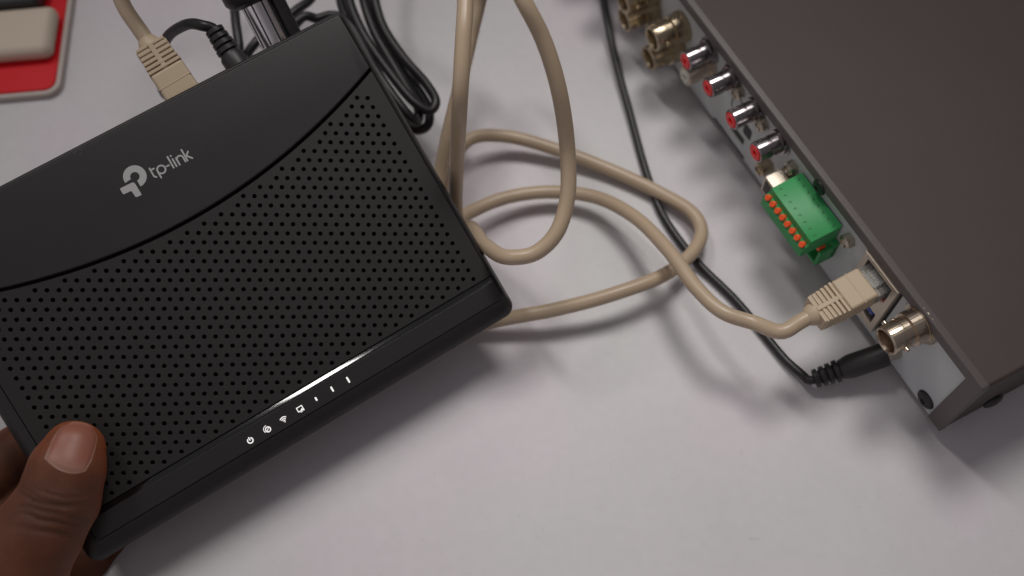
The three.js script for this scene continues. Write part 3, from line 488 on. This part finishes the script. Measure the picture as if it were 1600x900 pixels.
// ---------------------------------------------------------------- the hand (built in the router's axes, millimetres)
{
  const t = thing('hand', 'hand gripping the router by its left front corner, thumb on top and fingers underneath', 'hand');
  t.position.copy(router.position); t.quaternion.copy(router.quaternion); t.updateMatrixWorld(true);
  const R = (px, py, z) => onRouter(px, py, z);
  const caps = []; const seg = (a, b, ra, rb, k = 3) => caps.push({ a, b, ra: ra * 1.035, rb: rb * 1.035, k });
  const smin = (a, b, k) => { const h = Math.max(k - Math.abs(a - b), 0) / k; return Math.min(a, b) - h * h * k * 0.25; };
  const lerp = (a, b, u) => a.clone().lerp(b, u);
  // thumb: tip, joint, knuckle, wrist side; doubled capsules make it wider than thick
  const zT = ZT;
  const tip = R(118, 697, zT + 8.2), nb = R(105, 733, zT + 9.6), ip = R(92, 782, zT + 9.5), mid = R(58, 836, zT + 8.5), mcp = R(5, 905, zT + 5), cmc = R(-110, 985, -8);
  const side = (p, q) => { const d = q.clone().sub(p).setZ(0).normalize(); return V3(d.y, -d.x, 0); };
  const pair = (a, b, ra, rb, oa, ob, k) => { const s = side(a, b); seg(a.clone().addScaledVector(s, oa), b.clone().addScaledVector(s, ob), ra, rb, k); seg(a.clone().addScaledVector(s, -oa), b.clone().addScaledVector(s, -ob), ra, rb, k); };
  console.log('thumb', tip.toArray(), ip.toArray(), mcp.toArray());
  pair(tip, nb, 6.3, 7.4, 1.9, 2.3, 4); pair(nb, ip, 7.4, 7.9, 2.3, 2.3, 4); pair(ip, mid, 7.9, 8.5, 2.3, 2.6, 5); pair(mid, mcp, 8.5, 11.2, 2.6, 4, 6); pair(mcp, cmc, 12.5, 17, 4, 7, 8);
  // index and middle fingers curl under the router, seen past its left edge
  const f1 = [R(-110, 800, -12), R(-30, 745, -20), R(34, 706, -25), R(120, 640, -27), R(170, 600, -27)], f2 = [R(-90, 880, -16), R(0, 815, -24), R(70, 760, -27), R(170, 690, -27), R(230, 640, -27)];
  const f3 = [R(-60, 950, -20), R(40, 870, -25), R(110, 815, -27), R(210, 730, -27), R(270, 680, -27)], f4 = [R(-40, 1010, -22), R(70, 925, -25), R(137, 873, -26), R(200, 795, -27), R(250, 740, -27)];
  const finger = (f, r) => { for (let i = 0; i + 1 < f.length; i++) seg(f[i], f[i + 1], r[i], r[i + 1], 2.2); };
  finger(f1, [10.5, 9.4, 8.6, 8, 6.5]); finger(f2, [10.5, 9.6, 8.8, 8.2, 6.8]); finger(f3, [10.5, 9.2, 8.5, 7.8, 6.5]); finger(f4, [10, 8.4, 7.6, 7, 6]);
  seg(f1[0], cmc, 11, 17, 8); seg(f2[0], cmc, 11, 17, 8); seg(f3[0], cmc, 11, 17, 8); seg(f4[0], R(-130, 1060, -14), 11, 17, 8); seg(cmc, R(-330, 1180, -20), 21, 22, 8);
  const thumbSet = 10; // the first ten capsules are the thumb
  const dcap = (x, y, z, c) => { const bx = c.b.x - c.a.x, by = c.b.y - c.a.y, bz = c.b.z - c.a.z, px = x - c.a.x, py = y - c.a.y, pz = z - c.a.z; let h = (px * bx + py * by + pz * bz) / (bx * bx + by * by + bz * bz); h = h < 0 ? 0 : h > 1 ? 1 : h; const ex = px - bx * h, ey = py - by * h, ez = pz - bz * h; return Math.sqrt(ex * ex + ey * ey + ez * ez) - (c.ra + (c.rb - c.ra) * h); };
  const axT = tip.clone().sub(ip).setZ(0).normalize(), sdT = V3(axT.y, -axT.x, 0);
  const crease = [[0.4, 0.34, 0.9], [-1.5, 0.42, 1.1], [2.0, 0.26, 0.7], [3.4, 0.16, 0.6], [-3.6, 0.28, 1.0], [-6.8, 0.3, 1.5]];
  let dent = 0;
  const sdf = (x, y, z, fine = true) => {
    dent = 0;
    let d1 = 1e9, d2 = 1e9;
    for (let i = 0; i < caps.length; i++) { const d = dcap(x, y, z, caps[i]); if (i < thumbSet) d1 = smin(d1, d, caps[i].k); else d2 = Math.min(d2, d) === d ? smin(d2, d, caps[i].k) : smin(d2, d, caps[i].k); }
    let d = smin(d1, d2, d2 < d1 ? 2.5 : 2.5);
    if (fine && d1 < 3) { // creases over the thumb joint
      const s = (x - ip.x) * axT.x + (y - ip.y) * axT.y, u = (x - ip.x) * sdT.x + (y - ip.y) * sdT.y;
      if (z > ip.z - 3 && Math.abs(s) < 14) { const edge = Math.max(0, 1 - (u / 10.5) ** 2); for (const [s0, am0, wd] of crease) { const am = am0 * 1.25, bend = s0 - 0.018 * u * u * (s0 >= 0 ? -1 : 1) * 0.6 + 1.3 * noise.noise(u * 0.13 + s0 * 3.1, s0 * 1.7, 0.4); const cut = am * edge * Math.max(0, 0.8 + 0.7 * noise.noise(u * 0.14 + s0 * 5, s0, 3.3)) * Math.exp(-(((s - bend) / (wd * 0.62)) ** 2)); d += cut; dent += cut; } }
    }
    return d;
  };
  // surface nets, then every vertex moved onto the surface
  function skin(lo, hi, cell) {
    const nx = Math.ceil((hi.x - lo.x) / cell) + 1, ny = Math.ceil((hi.y - lo.y) / cell) + 1, nz = Math.ceil((hi.z - lo.z) / cell) + 1, f = new Float32Array(nx * ny * nz), id = (i, j, k) => (k * ny + j) * nx + i;
    for (let k = 0; k < nz; k++) for (let j = 0; j < ny; j++) for (let i = 0; i < nx; i++) { const b = i === 0 || j === 0 || k === 0 || i === nx - 1 || j === ny - 1 || k === nz - 1; f[id(i, j, k)] = b ? 1 : sdf(lo.x + i * cell, lo.y + j * cell, lo.z + k * cell, false); }
    const vid = new Int32Array(nx * ny * nz).fill(-1), pos = [], idx = []; const E = [[0, 1], [0, 2], [0, 4], [1, 3], [1, 5], [2, 3], [2, 6], [3, 7], [4, 5], [4, 6], [5, 7], [6, 7]];
    for (let k = 0; k < nz - 1; k++) for (let j = 0; j < ny - 1; j++) for (let i = 0; i < nx - 1; i++) {
      const v = []; let m = 0; for (let c = 0; c < 8; c++) { const w = f[id(i + (c & 1), j + (c >> 1 & 1), k + (c >> 2))]; v.push(w); if (w < 0) m |= 1 << c; } if (m === 0 || m === 255) continue;
      let sx = 0, sy = 0, sz = 0, n = 0; for (const [a, b] of E) if ((v[a] < 0) !== (v[b] < 0)) { const u = v[a] / (v[a] - v[b]); sx += (a & 1) + ((b & 1) - (a & 1)) * u; sy += (a >> 1 & 1) + ((b >> 1 & 1) - (a >> 1 & 1)) * u; sz += (a >> 2) + ((b >> 2) - (a >> 2)) * u; n++; }
      vid[id(i, j, k)] = pos.length / 3; pos.push(lo.x + (i + sx / n) * cell, lo.y + (j + sy / n) * cell, lo.z + (k + sz / n) * cell);
    }
    const quad = (a, b, c, d, flip) => { if (flip) idx.push(a, c, b, a, d, c); else idx.push(a, b, c, a, c, d); };
    for (let k = 1; k < nz - 1; k++) for (let j = 1; j < ny - 1; j++) for (let i = 1; i < nx - 1; i++) {
      const s = f[id(i, j, k)] < 0;
      if (s !== f[id(i + 1, j, k)] < 0) quad(vid[id(i, j - 1, k - 1)], vid[id(i, j, k - 1)], vid[id(i, j, k)], vid[id(i, j - 1, k)], !s);
      if (s !== f[id(i, j + 1, k)] < 0) quad(vid[id(i - 1, j, k - 1)], vid[id(i - 1, j, k)], vid[id(i, j, k)], vid[id(i, j, k - 1)], !s);
      if (s !== f[id(i, j, k + 1)] < 0) quad(vid[id(i - 1, j - 1, k)], vid[id(i, j - 1, k)], vid[id(i, j, k)], vid[id(i - 1, j, k)], !s);
    }
    const e = 0.25, nor = new Float32Array(pos.length), col = new Float32Array(pos.length), uv = new Float32Array(pos.length / 3 * 2);
    for (let n = 0; n < pos.length; n += 3) {
      let [x, y, z] = [pos[n], pos[n + 1], pos[n + 2]], gx = 0, gy = 0, gz = 1;
      const edge = x < lo.x + cell * 1.5 || y < lo.y + cell * 1.5 || z < lo.z + cell * 1.5 || x > hi.x - cell * 2.5 || y > hi.y - cell * 2.5 || z > hi.z - cell * 2.5;
      for (let it = 0; it < 2; it++) { const d = sdf(x, y, z); gx = sdf(x + e, y, z) - sdf(x - e, y, z); gy = sdf(x, y + e, z) - sdf(x, y - e, z); gz = sdf(x, y, z + e) - sdf(x, y, z - e); const l = Math.hypot(gx, gy, gz) || 1; gx /= l; gy /= l; gz /= l; if (!edge) { x -= gx * d * 0.8; y -= gy * d * 0.8; z -= gz * d * 0.8; } }
      pos[n] = x; pos[n + 1] = y; pos[n + 2] = z; nor[n] = gx; nor[n + 1] = gy; nor[n + 2] = gz; uv[n / 3 * 2] = (x + z * 0.4) * 0.06; uv[n / 3 * 2 + 1] = (y + z * 0.4) * 0.06;
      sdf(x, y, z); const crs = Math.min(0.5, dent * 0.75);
      // pigment: dark brown over the knuckle, red on pads and sides, raised to imitate warm light
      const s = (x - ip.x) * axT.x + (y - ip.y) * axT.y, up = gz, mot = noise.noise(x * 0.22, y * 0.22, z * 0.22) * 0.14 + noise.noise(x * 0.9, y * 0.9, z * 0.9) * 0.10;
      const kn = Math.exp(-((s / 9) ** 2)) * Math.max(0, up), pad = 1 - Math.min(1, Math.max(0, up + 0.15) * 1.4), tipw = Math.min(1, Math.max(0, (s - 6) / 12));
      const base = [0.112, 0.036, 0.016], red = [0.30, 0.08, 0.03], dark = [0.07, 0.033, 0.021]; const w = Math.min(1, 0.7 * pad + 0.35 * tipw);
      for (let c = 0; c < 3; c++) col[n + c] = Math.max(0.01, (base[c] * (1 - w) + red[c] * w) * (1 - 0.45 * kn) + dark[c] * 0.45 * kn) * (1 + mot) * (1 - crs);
    }
    const g = new THREE.BufferGeometry(); g.setAttribute('position', new THREE.Float32BufferAttribute(pos, 3)); g.setAttribute('normal', new THREE.BufferAttribute(nor, 3)); g.setAttribute('color', new THREE.BufferAttribute(col, 3)); g.setAttribute('uv', new THREE.BufferAttribute(uv, 2)); g.setIndex(idx); return g;
  }
  const lo = V3(-132, -100, -42), hi = V3(-20, 24, 26);
  const g = skin(lo, hi, 0.62); console.log('hand tris', g.index.count / 3);
  const pores = dataTex(512, (u, v) => { const a = nA(u, v), b = nB(u, v); return 0.55 + 0.3 * (a - 0.5) + 0.35 * Math.abs(b - 0.5) + 0.15 * Math.abs(Math.sin((u * 0.6 + v * 0.8) * 240 + b * 5)); });
  const skinMat = new THREE.MeshPhysicalMaterial({ vertexColors: true, color: rgb(1, 1, 1), roughness: 0.56, bumpMap: pores, bumpScale: 0.00017, specularIntensity: 0.6 });
  part('skin', g.scale(MM, MM, MM), skinMat, t);
  // thumb nail: a thin curved shell lying on the end of the thumb
  {
    const inv = router.matrixWorld.clone().invert(), o = eye.clone().applyMatrix4(inv).multiplyScalar(1000);
    const hit = (px, py) => { const d = ray(px, py).transformDirection(inv); const target = onRouter(px, py, 22); let p = target.clone(); for (let i = 0; i < 60; i++) { const v = sdf(p.x, p.y, p.z, false); p.addScaledVector(d, v * 0.8); if (Math.abs(v) < 0.01) break; } return p; };
    void o;
    const L = [[69, 717], [76, 700], [84, 683], [94, 669], [107, 662]], C0 = [[101, 738], [108, 716], [116, 694], [122, 674], [126, 661]], Rr = [[133, 737], [143, 719], [149, 700], [152, 684], [144, 668]];
    const nu = 16, nv = 18, P = [], NN = [], pos = [], idx = [], col = []; const lag = (a, b, c, u) => a * (1 - u) * (1 - 2 * u) + b * 4 * u * (1 - u) + c * u * (2 * u - 1);
    const curve = (arr) => new THREE.CatmullRomCurve3(arr.map(([x, y]) => V3(x, y, 0)));
    const cl = curve(L), cc = curve(C0), cr = curve(Rr);
    for (let j = 0; j <= nv; j++) for (let i = 0; i <= nu; i++) { const u = i / nu, v = j / nv, l = cl.getPoint(v), c = cc.getPoint(v), r = cr.getPoint(v); P.push(hit(lag(l.x, c.x, r.x, u), lag(l.y, c.y, r.y, u))); const p = P[P.length - 1], e = 0.6; NN.push(V3(sdf(p.x + e, p.y, p.z, false) - sdf(p.x - e, p.y, p.z, false), sdf(p.x, p.y + e, p.z, false) - sdf(p.x, p.y - e, p.z, false), sdf(p.x, p.y, p.z + e, false) - sdf(p.x, p.y, p.z - e, false)).normalize()); }
    const lay = (off) => { for (let j = 0; j <= nv; j++) for (let i = 0; i <= nu; i++) { const k = j * (nu + 1) + i, u = i / nu, v = j / nv, rim = Math.min(1, Math.min(u, 1 - u) * 7, v * 7); const q = P[k].clone().addScaledVector(NN[k], off > 0 ? 0.1 + (off - 0.1) * Math.sqrt(Math.max(0, rim)) : off); pos.push(q.x, q.y, q.z); const lun = Math.max(0, 1 - v / 0.24), free = Math.max(0, (v - 0.9) / 0.1); const b = [0.27 + 0.06 * lun + 0.05 * free, 0.098 + 0.09 * lun + 0.05 * free, 0.066 + 0.085 * lun + 0.03 * free]; const ed = 1 - Math.min(1, Math.min(u, 1 - u, v * 1.3) * 9), skinc = [0.17, 0.062, 0.033]; col.push(...b.map((q, c) => q * (1 - 0.8 * ed) + skinc[c] * 0.8 * ed)); } };
    lay(0.26); lay(-0.5); const Q = (nu + 1) * (nv + 1);
    for (let j = 0; j < nv; j++) for (let i = 0; i < nu; i++) { const a = j * (nu + 1) + i; idx.push(a, a + nu + 2, a + 1, a, a + nu + 1, a + nu + 2); idx.push(Q + a, Q + a + 1, Q + a + nu + 2, Q + a, Q + a + nu + 2, Q + a + nu + 1); }
    const rim = (a, b) => idx.push(a, b, b + Q, a, b + Q, a + Q); for (let i = 0; i < nu; i++) { rim(i + 1, i); const o2 = nv * (nu + 1); rim(o2 + i, o2 + i + 1); } for (let j = 0; j < nv; j++) { rim(j * (nu + 1), (j + 1) * (nu + 1)); rim((j + 1) * (nu + 1) + nu, j * (nu + 1) + nu); }
    const ng = new THREE.BufferGeometry(); ng.setAttribute('position', new THREE.Float32BufferAttribute(pos, 3)); ng.setAttribute('color', new THREE.Float32BufferAttribute(col, 3)); ng.setIndex(idx); ng.computeVertexNormals();
    part('thumb_nail', ng.scale(MM, MM, MM), new THREE.MeshPhysicalMaterial({ vertexColors: true, color: rgb(1, 1, 1), roughness: 0.42, specularIntensity: 0.7 }), t);
  }
}

renderer.render(scene, camera);
